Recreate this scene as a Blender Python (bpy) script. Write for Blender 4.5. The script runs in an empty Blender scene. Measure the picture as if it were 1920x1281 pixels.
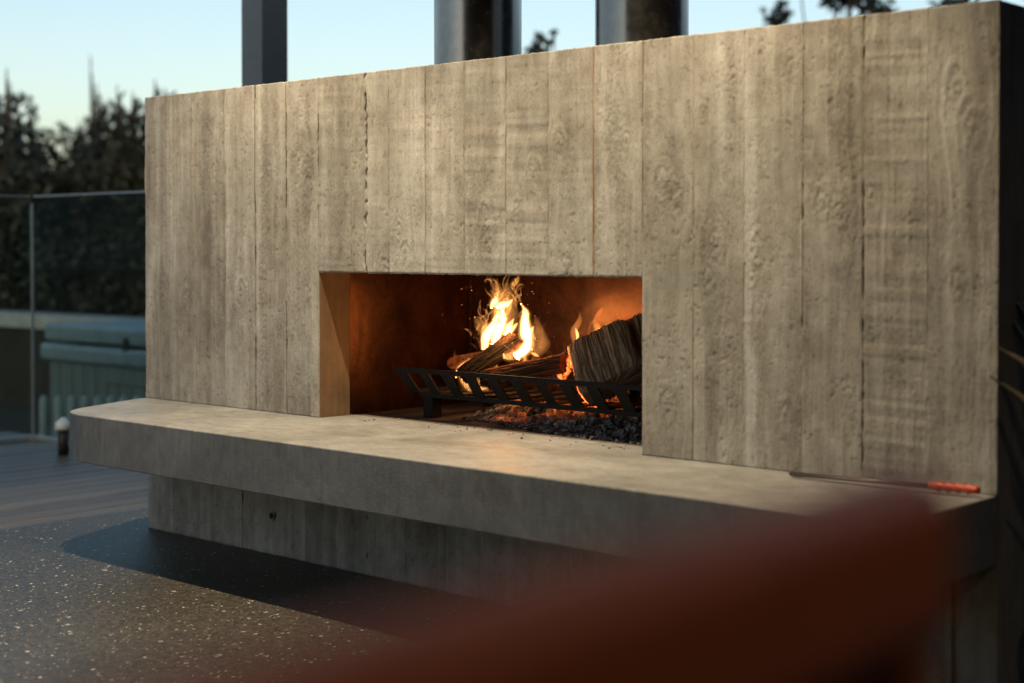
import bpy, bmesh, math, random
import numpy as np
from mathutils import Vector, Matrix

random.seed(7)
SC = bpy.context.scene
COL = SC.collection

# ------------------------------------------------------------------ camera
CAM = Vector((5.1436, -3.4879, 0.6019)); YAW = 0.7367; PITCH = 0.0194
FPX = 2830.7; CX = 960.0; CY = 640.5 - 121.4
FWD = Vector((-math.sin(YAW)*math.cos(PITCH), math.cos(YAW)*math.cos(PITCH), -math.sin(PITCH)))
RGT = Vector((math.cos(YAW), math.sin(YAW), 0.0)); UPV = RGT.cross(FWD)
cam_d = bpy.data.cameras.new('camera'); cam = bpy.data.objects.new('camera', cam_d); COL.objects.link(cam)
cam.matrix_world = Matrix(((RGT.x, UPV.x, -FWD.x, CAM.x), (RGT.y, UPV.y, -FWD.y, CAM.y), (RGT.z, UPV.z, -FWD.z, CAM.z), (0, 0, 0, 1)))
cam_d.sensor_width = 36.0; cam_d.lens = FPX/1920*36.0
cam_d.shift_y = -121.4/1920
cam_d.clip_start = 0.05; cam_d.clip_end = 3000
cam_d.dof.use_dof = True; cam_d.dof.focus_distance = 5.05; cam_d.dof.aperture_fstop = 1.6
SC.camera = cam

# ------------------------------------------------------------------ sky, sun, exposure
SUN_EL, SUN_AZ = math.radians(16.0), math.radians(140)
world = bpy.data.worlds.new('World'); SC.world = world; world.use_nodes = True
wn = world.node_tree; wn.nodes.clear()
sky = wn.nodes.new('ShaderNodeTexSky'); sky.sky_type = 'NISHITA'; sky.sun_disc = False
sky.sun_elevation = SUN_EL; sky.sun_rotation = SUN_AZ
sky.air_density = 1.0; sky.dust_density = 2.0; sky.ozone_density = 0.6
bg = wn.nodes.new('ShaderNodeBackground'); bg.inputs['Strength'].default_value = 0.128
wo = wn.nodes.new('ShaderNodeOutputWorld')
wn.links.new(sky.outputs[0], bg.inputs[0]); wn.links.new(bg.outputs[0], wo.inputs[0])
sun_d = bpy.data.lights.new('sun', 'SUN'); sun = bpy.data.objects.new('sun', sun_d); COL.objects.link(sun)
sun_d.energy = 0.1; sun_d.angle = math.radians(12); sun_d.color = (1.0, 0.86, 0.72)
_sd = Vector((math.sin(SUN_AZ)*math.cos(SUN_EL), math.cos(SUN_AZ)*math.cos(SUN_EL), math.sin(SUN_EL)))
sun.rotation_euler = _sd.to_track_quat('Z', 'Y').to_euler()
SC.view_settings.view_transform = 'Standard'; SC.view_settings.look = 'None'
SC.view_settings.exposure = 0.45; SC.view_settings.gamma = 1.0; SC.view_settings.use_curve_mapping = False
SC.cycles.use_denoising = True
SC.cycles.max_bounces = 8; SC.cycles.diffuse_bounces = 4; SC.cycles.volume_bounces = 0
SC.cycles.sample_clamp_indirect = 4.0; SC.cycles.volume_step_rate = 0.6
SC.cycles.caustics_reflective = False; SC.cycles.caustics_refractive = False

FLOOR = -0.522          # hearth top is z = 0
def px(x, y, ax, v):    # point on the plane axis=v seen at a photograph pixel (used once, to measure positions)
    d = FWD + RGT*((x-CX)/FPX) - UPV*((y-CY)/FPX)
    return CAM + d*((v-CAM[ax])/d[ax])
def pxd(x, y, dep):
    return CAM + (FWD + RGT*((x-CX)/FPX) - UPV*((y-CY)/FPX))*dep

# ------------------------------------------------------------------ noise
def _hash(ix, iy, seed):
    h = (ix.astype(np.int64)*374761393 + iy.astype(np.int64)*668265263 + seed*1442695041) & 0xffffffff
    h = ((h ^ (h >> 13))*1274126177) & 0xffffffff
    h = ((h ^ (h >> 16))*2246822519) & 0xffffffff
    return ((h ^ (h >> 15)) & 0xffff)/65535.0
def vnoise(x, y, seed=0):
    x = np.asarray(x, float); y = np.asarray(y, float)
    x, y = np.broadcast_arrays(x, y)
    ix = np.floor(x); iy = np.floor(y); fx = x-ix; fy = y-iy
    ix = ix.astype(np.int64); iy = iy.astype(np.int64)
    ux = fx*fx*(3-2*fx); uy = fy*fy*(3-2*fy)
    a = _hash(ix, iy, seed); b = _hash(ix+1, iy, seed); c = _hash(ix, iy+1, seed); d = _hash(ix+1, iy+1, seed)
    return (a*(1-ux)+b*ux)*(1-uy) + (c*(1-ux)+d*ux)*uy
def fbm(x, y, seed=0, o=4):
    s = 0.0; a = 0.5
    for k in range(o):
        s = s + a*vnoise(x, y, seed+k*17); x = x*2.03; y = y*2.03; a *= 0.5
    return s/(1-0.5**o)
def sstep(a, b, x):
    t = np.clip((x-a)/(b-a), 0, 1); return t*t*(3-2*t)

# ------------------------------------------------------------------ object helpers
def props(o, label=None, cat=None, group=None, kind=None):
    if label: o['label'] = label
    if cat: o['category'] = cat
    if group: o['group'] = group
    if kind: o['kind'] = kind
    return o
def setparent(o, p):
    if p is not None:
        o.parent = p
        m = Matrix.Translation(p.location); q = p.parent
        while q is not None and p.type != 'EMPTY':
            break
        o.matrix_parent_inverse = m.inverted()
def thing(name, loc, label, cat, group=None):
    o = bpy.data.objects.new(name, None); COL.objects.link(o); o.location = loc; o.empty_display_size = 0.1
    return props(o, label, cat, group)
def mobj(name, V, F, mat, parent=None, smooth=False, bevel=0.0, seg=2):
    me = bpy.data.meshes.new(name); me.from_pydata([tuple(v) for v in V], [], [tuple(f) for f in F]); me.update()
    if smooth:
        me.polygons.foreach_set('use_smooth', [True]*len(me.polygons))
    o = bpy.data.objects.new(name, me); COL.objects.link(o); me.materials.append(mat)
    if parent is not None: setparent(o, parent)
    if bevel:
        b = o.modifiers.new('bevel', 'BEVEL'); b.width = bevel; b.segments = seg; b.limit_method = 'ANGLE'
    return o
class MB:
    def __init__(s): s.V = []; s.F = []
    def add(s, V, F):
        n = len(s.V); s.V += [tuple(v) for v in V]; s.F += [tuple(i+n for i in f) for f in F]; return s
    def box(s, lo, hi):
        x0, y0, z0 = lo; x1, y1, z1 = hi
        return s.add([(x0,y0,z0),(x1,y0,z0),(x1,y1,z0),(x0,y1,z0),(x0,y0,z1),(x1,y0,z1),(x1,y1,z1),(x0,y1,z1)],
                     [(0,3,2,1),(4,5,6,7),(0,1,5,4),(1,2,6,5),(2,3,7,6),(3,0,4,7)])
    def bar(s, a, b, w, h, up=Vector((0,0,1))):
        a = Vector(a); b = Vector(b); d = (b-a).normalized(); r = d.cross(up)
        r = r.normalized() if r.length > 1e-6 else Vector((1,0,0)); u = r.cross(d)
        V = [p + r*sx*w/2 + u*sy*h/2 for p in (a, b) for sx, sy in ((-1,-1),(1,-1),(1,1),(-1,1))]
        return s.add(V, [(0,1,2,3),(7,6,5,4),(0,4,5,1),(1,5,6,2),(2,6,7,3),(3,7,4,0)])
    def tube(s, pts, rad, n=10, cap=True):
        pts = [Vector(p) for p in pts]; m = len(pts)
        rad = rad if hasattr(rad, '__len__') else [rad]*m
        V = []; prev = None
        for i, p in enumerate(pts):
            d = (pts[min(i+1, m-1)]-pts[max(i-1, 0)]).normalized()
            if prev is None:
                prev = d.orthogonal().normalized()
            r = (prev - d*prev.dot(d)).normalized(); prev = r; u = d.cross(r)
            for k in range(n):
                a = 2*math.pi*k/n; V.append(p + (r*math.cos(a)+u*math.sin(a))*rad[i])
        F = [(i*n+k, i*n+(k+1) % n, (i+1)*n+(k+1) % n, (i+1)*n+k) for i in range(m-1) for k in range(n)]
        if cap: F += [tuple(range(n-1, -1, -1)), tuple((m-1)*n+k for k in range(n))]
        return s.add(V, F)
    def build(s, name, mat, parent=None, **k): return mobj(name, s.V, s.F, mat, parent, **k)

# ------------------------------------------------------------------ materials
class NT:
    def __init__(s, name):
        s.m = bpy.data.materials.new(name); s.m.use_nodes = True; s.t = s.m.node_tree; s.t.nodes.clear()
        s.out = s.n('ShaderNodeOutputMaterial')
    def n(s, typ, **k):
        nd = s.t.nodes.new(typ)
        for a, b in k.items(): setattr(nd, a, b)
        return nd
    def l(s, a, b): s.t.links.new(a, b)
    def setv(s, sock, v):
        if hasattr(v, 'is_linked') or hasattr(v, 'links'): s.l(v, sock)
        else: sock.default_value = v
    def bsdf(s, color=(0.5,0.5,0.5,1), rough=0.6, metal=0.0, spec=0.5, normal=None, **k):
        b = s.n('ShaderNodeBsdfPrincipled')
        s.setv(b.inputs['Base Color'], color); s.setv(b.inputs['Roughness'], rough); s.setv(b.inputs['Metallic'], metal)
        b.inputs['Specular IOR Level'].default_value = spec
        for a, v in k.items(): s.setv(b.inputs[a.replace('_', ' ')], v)
        if normal is not None: s.l(normal, b.inputs['Normal'])
        s.l(b.outputs[0], s.out.inputs[0]); s.b = b; return b
    def coord(s, scale=(1,1,1), rot=(0,0,0), kind='Object'):
        c = s.n('ShaderNodeTexCoord'); mp = s.n('ShaderNodeMapping')
        mp.inputs['Scale'].default_value = scale; mp.inputs['Rotation'].default_value = rot
        s.l(c.outputs[kind], mp.inputs[0]); return mp.outputs[0]
    def noise(s, vec, scale, detail=4, rough=0.55, dist=0.0):
        t = s.n('ShaderNodeTexNoise'); t.inputs['Scale'].default_value = scale; t.inputs['Detail'].default_value = detail
        t.inputs['Roughness'].default_value = rough; t.inputs['Distortion'].default_value = dist
        s.l(vec, t.inputs['Vector']); return t.outputs['Fac']
    def vor(s, vec, scale, feature='F1', out='Distance', rnd=1.0):
        t = s.n('ShaderNodeTexVoronoi'); t.feature = feature; t.inputs['Scale'].default_value = scale
        t.inputs['Randomness'].default_value = rnd
        s.l(vec, t.inputs['Vector']); return t.outputs[out]
    def ramp(s, fac, stops):
        r = s.n('ShaderNodeValToRGB'); el = r.color_ramp.elements
        while len(el) < len(stops): el.new(0.5)
        for e, (p, c) in zip(el, stops):
            e.position = p; e.color = c if hasattr(c, '__len__') and len(c) == 4 else ((*c, 1) if hasattr(c, '__len__') else (c, c, c, 1))
        s.l(fac, r.inputs[0]); return r.outputs[0]
    def mix(s, fac, a, b, typ='MIX'):
        m = s.n('ShaderNodeMix'); m.data_type = 'RGBA'; m.blend_type = typ
        s.setv(m.inputs[0], fac)
        for i, v in ((6, a), (7, b)):
            if hasattr(v, 'links'): s.l(v, m.inputs[i])
            else: m.inputs[i].default_value = (*v[:3], 1)
        return m.outputs[2]
    def math(s, op, a, b=0.5, clamp=False):
        m = s.n('ShaderNodeMath'); m.operation = op; m.use_clamp = clamp
        s.setv(m.inputs[0], a); s.setv(m.inputs[1], b); return m.outputs[0]
    def attr(s, name):
        a = s.n('ShaderNodeAttribute'); a.attribute_name = name; return a.outputs['Fac']
    def bump(s, h, strength=0.4, dist=0.01, normal=None):
        b = s.n('ShaderNodeBump'); b.inputs['Strength'].default_value = strength; b.inputs['Distance'].default_value = dist
        s.l(h, b.inputs['Height'])
        if normal is not None: s.l(normal, b.inputs['Normal'])
        return b.outputs[0]

def mat_board_concrete():
    n = NT('board_marked_concrete'); v = n.coord()
    tone = n.attr('tone'); ochre = n.attr('ochre'); dark = n.attr('crack')
    base = n.ramp(tone, [(0.0, (0.165, 0.15, 0.13)), (0.35, (0.275, 0.26, 0.232)), (0.62, (0.37, 0.358, 0.328)), (1.0, (0.52, 0.52, 0.5))])
    vs = n.coord((1, 1, 0.12))
    streak = n.noise(vs, 42, 5, 0.6)
    base = n.mix(n.math('MULTIPLY', streak, 0.35), base, n.mix(1.0, base, (0.62, 0.6, 0.56), 'MULTIPLY'))
    sp = n.noise(v, 260, 3, 0.6)
    base = n.mix(0.55, base, n.ramp(sp, [(0.3, 0.35), (0.7, 0.68)]), 'OVERLAY')
    cl = n.noise(v, 3.2, 4, 0.6)
    base = n.mix(n.ramp(cl, [(0.5, 0.0), (0.72, 0.4)]), base, (0.31, 0.325, 0.3))
    base = n.mix(n.math('MULTIPLY', ochre, 0.85), base, (0.26, 0.13, 0.035))
    base = n.mix(n.math('MULTIPLY', dark, 0.9), base, (0.035, 0.024, 0.016))
    pit = n.ramp(n.vor(v, 75), [(0.06, 0.0), (0.12, 1.0)])
    bn = n.bump(n.noise(n.coord((1, 1, 0.22)), 230, 4, 0.7), 0.55, 0.004)
    bn = n.bump(pit, 0.25, 0.002, bn)
    n.bsdf(base, 0.82, normal=bn, spec=0.25); return n.m
def mat_slab():
    n = NT('smooth_cast_concrete'); v = n.coord()
    a = n.noise(v, 2.6, 6, 0.62, 0.6); b = n.noise(n.coord((1, 1, 0.15)), 60, 4, 0.6); c = n.noise(v, 14, 5, 0.65)
    base = n.ramp(a, [(0.3, (0.185, 0.187, 0.18)), (0.55, (0.25, 0.253, 0.245)), (0.75, (0.31, 0.313, 0.303))])
    base = n.mix(0.35, base, n.ramp(c, [(0.35, 0.32), (0.65, 0.68)]), 'OVERLAY')
    base = n.mix(0.25, base, n.ramp(b, [(0.35, 0.3), (0.65, 0.7)]), 'OVERLAY')
    soot = n.ramp(n.noise(n.coord((1.0, 2.2, 1), (0, 0, 0.25)), 4.0, 7, 0.7, 1.4), [(0.52, 0.0), (0.72, 0.6)])
    base = n.mix(soot, base, (0.12, 0.105, 0.09))
    base = n.mix(n.ramp(n.noise(n.coord((1, 1, 1)), 23, 3, 0.5), [(0.66, 0.0), (0.72, 0.4)]), base, (0.36, 0.36, 0.35))
    pit = n.ramp(n.vor(v, 55), [(0.05, 0.0), (0.1, 1.0)])
    bn = n.bump(n.noise(v, 160, 4, 0.6), 0.22, 0.003)
    bn = n.bump(b, 0.25, 0.003, bn); bn = n.bump(pit, 0.2, 0.002, bn)
    n.bsdf(base, n.ramp(a, [(0.3, 0.42), (0.7, 0.62)]), normal=bn, spec=0.4); return n.m
def mat_concrete(name, c0, c1, rough=0.85):
    n = NT(name); v = n.coord()
    base = n.ramp(n.noise(v, 5, 6, 0.62), [(0.3, c0), (0.7, c1)])
    base = n.mix(0.4, base, n.ramp(n.noise(n.coord((1, 1, 0.1)), 45, 4), [(0.3, 0.3), (0.7, 0.7)]), 'OVERLAY')
    n.bsdf(base, rough, normal=n.bump(n.noise(v, 120, 5, 0.65), 0.4, 0.005), spec=0.25); return n.m
def mat_aggregate():
    n = NT('exposed_aggregate'); v = n.coord()
    vw = n.n('ShaderNodeVectorMath', operation='ADD'); n.l(v, vw.inputs[0])
    nz = n.n('ShaderNodeTexNoise'); nz.inputs['Scale'].default_value = 60; nz.inputs['Detail'].default_value = 2; n.l(v, nz.inputs['Vector'])
    sc = n.n('ShaderNodeVectorMath', operation='SCALE'); n.l(nz.outputs['Color'], sc.inputs[0]); sc.inputs['Scale'].default_value = 0.012
    n.l(sc.outputs[0], vw.inputs[1]); w = vw.outputs[0]
    base = n.ramp(n.noise(v, 1.6, 4), [(0.3, (0.044, 0.039, 0.031)), (0.7, (0.07, 0.062, 0.049))])
    cell = n.n('ShaderNodeTexVoronoi'); cell.inputs['Scale'].default_value = 105; n.l(w, cell.inputs['Vector'])
    base = n.mix(0.7, base, n.ramp(cell.outputs['Color'], [(0.1, 0.05), (0.5, 0.42), (0.95, 0.8)]), 'OVERLAY')
    h0 = cell.outputs['Distance']
    col = base; hs = None
    for k, (s, thr, th2) in enumerate(((38, 0.09, 0.27), (66, 0.09, 0.33), (115, 0.09, 0.38))):
        t = n.n('ShaderNodeTexVoronoi'); t.inputs['Scale'].default_value = s
        off = n.n('ShaderNodeVectorMath', operation='ADD'); n.l(w, off.inputs[0]); off.inputs[1].default_value = (k*3.1, k*1.7, 0); n.l(off.outputs[0], t.inputs['Vector'])
        sep = n.n('ShaderNodeSeparateColor'); n.l(t.outputs['Color'], sep.inputs[0])
        pick = n.math('LESS_THAN', sep.outputs[0], thr*(0.75, 0.8, 0.8)[k])
        size = n.math('LESS_THAN', t.outputs['Distance'], n.math('MULTIPLY', n.math('ADD', sep.outputs[1], 0.5), th2*0.8))
        f = n.math('MULTIPLY', pick, size)
        chip = n.ramp(sep.outputs[2], [(0.0, (0.28, 0.25, 0.2)), (0.45, (0.5, 0.46, 0.4)), (0.7, (0.3, 0.2, 0.15)), (1.0, (0.72, 0.69, 0.63))])
        col = n.mix(f, col, chip)
        hs = f if hs is None else n.math('MAXIMUM', hs, f)
    bn = n.bump(h0, 0.35, 0.004); bn = n.bump(hs, 0.2, 0.001, bn)
    n.bsdf(col, n.math('SUBTRACT', 0.44, n.math('MULTIPLY', hs, 0.1)), normal=bn, spec=0.45); return n.m
def mat_deck():
    n = NT('weathered_decking'); oi = n.n('ShaderNodeObjectInfo'); v = n.coord((1, 0.06, 1))
    g = n.noise(v, 60, 6, 0.65, 0.5)
    base = n.ramp(g, [(0.25, (0.10, 0.085, 0.072)), (0.55, (0.2, 0.175, 0.15)), (0.8, (0.3, 0.27, 0.235))])
    base = n.mix(n.math('MULTIPLY', oi.outputs['Random'], 0.8), base, (0.1, 0.08, 0.066))
    w = n.n('ShaderNodeTexWave'); w.bands_direction = 'X'; w.inputs['Scale'].default_value = 6.8; w.inputs['Distortion'].default_value = 0.15
    n.l(n.coord(), w.inputs['Vector'])
    base = n.mix(n.ramp(w.outputs['Fac'], [(0.0, 0.95), (0.35, 0.0)]), base, (0.02, 0.017, 0.015))
    bn = n.bump(w.outputs['Fac'], 0.55, 0.006); bn = n.bump(g, 0.35, 0.003, bn)
    n.bsdf(base, 0.4, normal=bn, spec=0.4); return n.m
def mat_plain(name, c, rough=0.6, metal=0.0, var=0.25, scale=30, bump=0.2, stretch=(1, 1, 1), spec=0.4):
    n = NT(name); v = n.coord(stretch); f = n.noise(v, scale, 5, 0.6)
    lo = tuple(x*(1-var) for x in c); hi = tuple(min(1, x*(1+var)) for x in c)
    bn = n.bump(f, bump, 0.004) if bump else None
    n.bsdf(n.ramp(f, [(0.3, lo), (0.7, hi)]), rough, metal, spec, bn); return n.m
def mat_rust_steel(name='heat_scaled_steel', metal=0.82):
    n = NT(name); v = n.coord()
    a = n.noise(v, 3.5, 6, 0.65, 0.4); b = n.noise(v, 70, 4, 0.6)
    base = n.ramp(a, [(0.3, (0.06, 0.025, 0.012)), (0.55, (0.12, 0.05, 0.023)), (0.8, (0.17, 0.075, 0.037))])
    base = n.mix(0.5, base, n.ramp(b, [(0.3, 0.25), (0.7, 0.65)]), 'OVERLAY')
    spk = n.ramp(n.vor(v, 48), [(0.05, 1.0), (0.085, 0.0)])
    base = n.mix(n.math('MULTIPLY', spk, 0.35), base, (0.3, 0.18, 0.1))
    base = n.mix(n.ramp(n.noise(n.coord((1, 1, 0.5)), 5.5, 6, 0.7, 0.8), [(0.48, 0.0), (0.66, 0.75)]), base, (0.03, 0.018, 0.012))
    n.bsdf(base, n.ramp(a, [(0.3, 0.33), (0.7, 0.42)]), metal, 0.5, n.bump(b, 0.12, 0.002)); return n.m
def mat_flue():
    n = NT('brushed_flue_steel'); v = n.coord((1, 1, 60)); g = n.noise(v, 8, 3, 0.6); d = n.noise(n.coord(), 22, 4, 0.6)
    n.bsdf(n.ramp(d, [(0.3, (0.27, 0.27, 0.275)), (0.7, (0.36, 0.36, 0.365))]), n.ramp(d, [(0.3, 0.22), (0.7, 0.29)]), 1.0); return n.m
def mat_wood_log(name, c0, c1, char=0.0):
    n = NT(name); v = n.coord(kind='UV')
    t = n.attr('ridge'); e = n.attr('ember')
    base = n.ramp(t, [(0.0, tuple(x*0.5 for x in c0)), (0.45, c0), (0.9, c1)])
    f = n.noise(n.coord(), 120, 4, 0.65)
    base = n.mix(0.5, base, n.ramp(f, [(0.3, 0.25), (0.7, 0.7)]), 'OVERLAY')
    if char:
        base = n.mix(char, base, (0.012, 0.01, 0.009))
    b = n.bsdf(base, 0.8, normal=n.bump(f, 0.5, 0.004), spec=0.2)
    g = n.math('MULTIPLY', e, n.ramp(n.noise(n.coord(), 55, 4, 0.7), [(0.38, 0.0), (0.62, 1.0)]))
    b.inputs['Emission Color'].default_value = (1.0, 0.17, 0.03, 1); n.l(n.math('MULTIPLY', g, 5.0), b.inputs['Emission Strength']); return n.m
def mat_ash():
    n = NT('ash_and_charcoal'); v = n.coord()
    a = n.noise(v, 38, 6, 0.7, 0.5); b = n.noise(v, 9, 3, 0.6)
    base = n.ramp(a, [(0.34, (0.02, 0.019, 0.019)), (0.48, (0.09, 0.088, 0.088)), (0.6, (0.34, 0.34, 0.35)), (0.72, (0.55, 0.55, 0.56))])
    e = n.attr('ember')
    b_ = n.bsdf(base, 0.9, normal=n.bump(a, 0.9, 0.012), spec=0.15)
    g = n.math('MULTIPLY', e, n.ramp(n.noise(v, 46, 5, 0.75), [(0.38, 0.0), (0.6, 1.0)]))
    b_.inputs['Emission Color'].default_value = (1.0, 0.19, 0.035, 1); n.l(n.math('MULTIPLY', g, 2.2), b_.inputs['Emission Strength']); return n.m
def mat_flame(name, strength, col, noise=True):
    n = NT(name); em = n.n('ShaderNodeEmission'); em.inputs['Color'].default_value = (*col, 1)
    if noise:
        f = n.noise(n.coord((1, 1, 0.55)), 62, 4, 0.7, 2.2)
        n.l(n.ramp(f, [(0.36, 0.05), (0.62, 1.0)]), em.inputs['Strength'])
        m = n.math('MULTIPLY', n.ramp(f, [(0.42, 0.02), (0.66, 1.0)]), strength); n.l(m, em.inputs['Strength'])
    else:
        em.inputs['Strength'].default_value = strength
    n.l(em.outputs[0], n.out.inputs['Volume']); return n.m
def mat_glass():
    n = NT('balustrade_glass')
    tr = n.n('ShaderNodeBsdfTransparent'); tr.inputs[0].default_value = (0.86, 0.94, 0.93, 1)
    gl = n.n('ShaderNodeBsdfGlossy'); gl.inputs['Roughness'].default_value = 0.0
    lw = n.n('ShaderNodeLayerWeight'); lw.inputs[0].default_value = 0.5
    fr_ = n.math('ADD', n.math('MULTIPLY', n.math('POWER', lw.outputs['Facing'], 5.0), 0.95), 0.04)
    mx = n.n('ShaderNodeMixShader'); n.l(fr_, mx.inputs[0]); n.l(tr.outputs[0], mx.inputs[1]); n.l(gl.outputs[0], mx.inputs[2])
    n.l(mx.outputs[0], n.out.inputs[0]); return n.m
def mat_leaf(name, c, var=0.4):
    n = NT(name); v = n.coord(); f = n.noise(v, 9, 3, 0.6)
    lo = tuple(x*(1-var) for x in c); hi = tuple(x*(1+var) for x in c)
    n.bsdf(n.ramp(f, [(0.3, lo), (0.7, hi)]), 0.55, spec=0.3); return n.m

M = dict(board=mat_board_concrete(), slab=mat_slab(), agg=mat_aggregate(), deck=mat_deck(), rust=mat_rust_steel(), sooty=mat_rust_steel('sooty_steel', 0.6), firelit_lining=mat_concrete('firelit_concrete', (0.15, 0.1, 0.058), (0.24, 0.165, 0.095)), flue=mat_flue(),
         body=mat_concrete('cast_concrete', (0.2, 0.185, 0.16), (0.33, 0.3, 0.26)),
         firefloor=mat_concrete('sooty_firebox_floor', (0.06, 0.052, 0.046), (0.15, 0.13, 0.11)),
         iron=mat_plain('black_iron', (0.006, 0.0055, 0.0055), 0.8, 0.0, 0.4, 60, 0.3),
         post=mat_plain('painted_steel_post', (0.2, 0.225, 0.24), 0.4, 0.0, 0.08, 20, 0.05),
         ash=mat_ash(), glass=mat_glass(),
         alu=mat_plain('brushed_aluminium', (0.55, 0.6, 0.62), 0.35, 0.9, 0.1, 30, 0.05),
         clamp=mat_plain('dark_clamp', (0.03, 0.03, 0.03), 0.5, 0.3, 0.1, 30, 0.0),
         vinyl=mat_plain('vinyl_spa_cover', (0.16, 0.22, 0.25), 0.32, 0.0, 0.2, 8, 0.5),
         clad=mat_plain('spa_cladding', (0.11, 0.14, 0.14), 0.55, 0.0, 0.2, 25, 0.2, (1, 1, 0.1)),
         column=mat_plain('pale_column', (0.24, 0.3, 0.29), 0.6, 0.0, 0.15, 25, 0.2),
         cap=mat_concrete('pale_wall_cap', (0.17, 0.2, 0.21), (0.27, 0.3, 0.31)),
         soil=mat_plain('dark_scrub', (0.011, 0.012, 0.009), 0.95, 0.0, 0.5, 4, 0.6),
         hill=mat_plain('hazy_far_hill', (0.045, 0.075, 0.09), 1.0, 0.0, 0.3, 0.05, 0.0),  # bluish base colour carries the haze of distance
         leaf0=mat_leaf('dark_leaves', (0.02, 0.025, 0.017)), leaf1=mat_leaf('grey_green_leaves', (0.026, 0.034, 0.028)), bark=mat_plain('bark', (0.045, 0.035, 0.028), 0.9, 0, 0.3, 20, 0.5),
         leather=mat_plain('rust_leather', (0.29, 0.072, 0.026), 0.5, 0.0, 0.2, 40, 0.2),
         darkleather=mat_plain('dark_webbing', (0.1, 0.03, 0.016), 0.7, 0.0, 0.2, 40, 0.2),
         ceil=mat_plain('unseen_dark_ceiling', (0.09, 0.06, 0.045), 0.7, 0.0, 0.2, 6, 0.1, (1, 0.1, 1)),
         render=mat_plain('house_plaster', (0.03, 0.019, 0.015), 0.9, 0.0, 0.1, 8, 0.1),
         orange=mat_plain('orange_grip', (0.5, 0.06, 0.015), 0.38, 0.0, 0.15, 30, 0.1),
         rod=mat_plain('steel_rod', (0.1, 0.085, 0.075), 0.4, 0.8, 0.2, 30, 0.1),
         hole=mat_plain('hole_shade_black', (0.01, 0.01, 0.01), 0.8, 0, 0.1, 30, 0.0),
         white=mat_plain('white_lamp_cap', (0.75, 0.78, 0.78), 0.4, 0.0, 0.03, 30, 0.0),
         plant=mat_leaf('dry_spiky_leaves', (0.07, 0.055, 0.03), 0.6), pot=mat_plain('dark_pot', (0.03, 0.022, 0.02), 0.7, 0, 0.2, 20, 0.2),
         log_big=mat_wood_log('split_log_grain', (0.24, 0.18, 0.125), (0.44, 0.35, 0.25)), log_mid=mat_wood_log('burning_log_wood', (0.075, 0.032, 0.016), (0.2, 0.1, 0.05)),
         log_char=mat_wood_log('charred_log', (0.02, 0.016, 0.014), (0.06, 0.045, 0.035), 0.6), log_ash=mat_wood_log('ash_coated_log', (0.16, 0.16, 0.16), (0.42, 0.42, 0.42)))

# ================================================================== SETTING
def sheet(name, x0, x1, y0, y1, z, mat, kind='structure'):
    return props(mobj(name, [(x0, y0, z), (x1, y0, z), (x1, y1, z), (x0, y1, z)], [(0, 1, 2, 3)], mat), kind=kind)
sheet('ground', -1500, 1500, -600, 1500, -1.0, M['soil'])
DX = px(140, 972, 2, FLOOR).x                      # where the paving stops and the deck begins
MB().box((DX+0.008, -7.5, -0.98), (6.9, 1.6, FLOOR)).build('patio_paving', M['agg'])
props(bpy.data.objects['patio_paving'], kind='structure')
GC = px(64, 825, 2, FLOOR)                         # corner of the glass balustrade
deck = bpy.data.objects.new('timber_deck', None); COL.objects.link(deck); deck.location = (DX-1, 0, FLOOR); props(deck, kind='structure')
bw = 0.14; x = DX
i = 0
while x > GC.x-0.5:
    MB().box((x-bw+0.009, -2.6 if x < 6 else 0, FLOOR-0.03), (x, GC.y+0.12, FLOOR-0.001-0.002*random.random())).build('deck_board' if i == 0 else 'deck_board', M['deck'], deck, bevel=0.004)
    x -= bw; i += 1
MB().box((GC.x-0.55, -2.6, -0.99), (DX, GC.y+0.1, FLOOR-0.034)).build('deck_substructure', M['soil'], deck)

# unseen patio roof and house walls, inferred, placed and sized to shade the scene
ZC = 2.45
props(MB().box((.72, -2.9, ZC), (6.9, 1.4, ZC+0.22)).build('unseen_patio_ceiling', M['ceil']), kind='structure')
props(MB().box((1.9, -6.25, -0.99), (6.9, -6.0, 5.6)).build('unseen_house_wall_back', M['render']), kind='structure')
props(MB().box((6.9, -6.0, -0.99), (7.15, 9, 5.6)).build('unseen_house_wall_side', M['render']), kind='structure')

# bank and far hill
def grid_sheet(name, x0, x1, y0, y1, nx, ny, hfun, mat):
    X, Y = np.meshgrid(np.linspace(x0, x1, nx), np.linspace(y0, y1, ny)); Z = hfun(X, Y)
    V = np.stack([X.ravel(), Y.ravel(), Z.ravel()], 1)
    F = [(j*nx+k, j*nx+k+1, (j+1)*nx+k+1, (j+1)*nx+k) for j in range(ny-1) for k in range(nx-1)]
    return props(mobj(name, V.tolist(), F, mat, smooth=True), kind='structure')
grid_sheet('garden_bank', -30, 8, 4.9, 24, 60, 30, lambda X, Y: -0.98 + 2.0*sstep(5, 18, Y) + 0.25*fbm(X*0.7, Y*0.7, 3), M['soil'])
def hillf(X, Y):
    return -2 + 34*sstep(60, 250, Y+X*0.15)*(0.82+0.3*fbm(X*0.008, Y*0.008, 9))*(1-0.8*sstep(320, 520, Y))
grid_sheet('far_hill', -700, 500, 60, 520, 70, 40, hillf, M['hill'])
grid_sheet('unseen_left_hill', -520, -60, -520, 59, 40, 50, lambda X, Y: -2 + 30*sstep(60, 300, -X)*(.8+.4*fbm(X*.008, Y*.008, 19)), M['hill'])  # unseen hill, added to keep the horizon glow out of the glass

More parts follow.
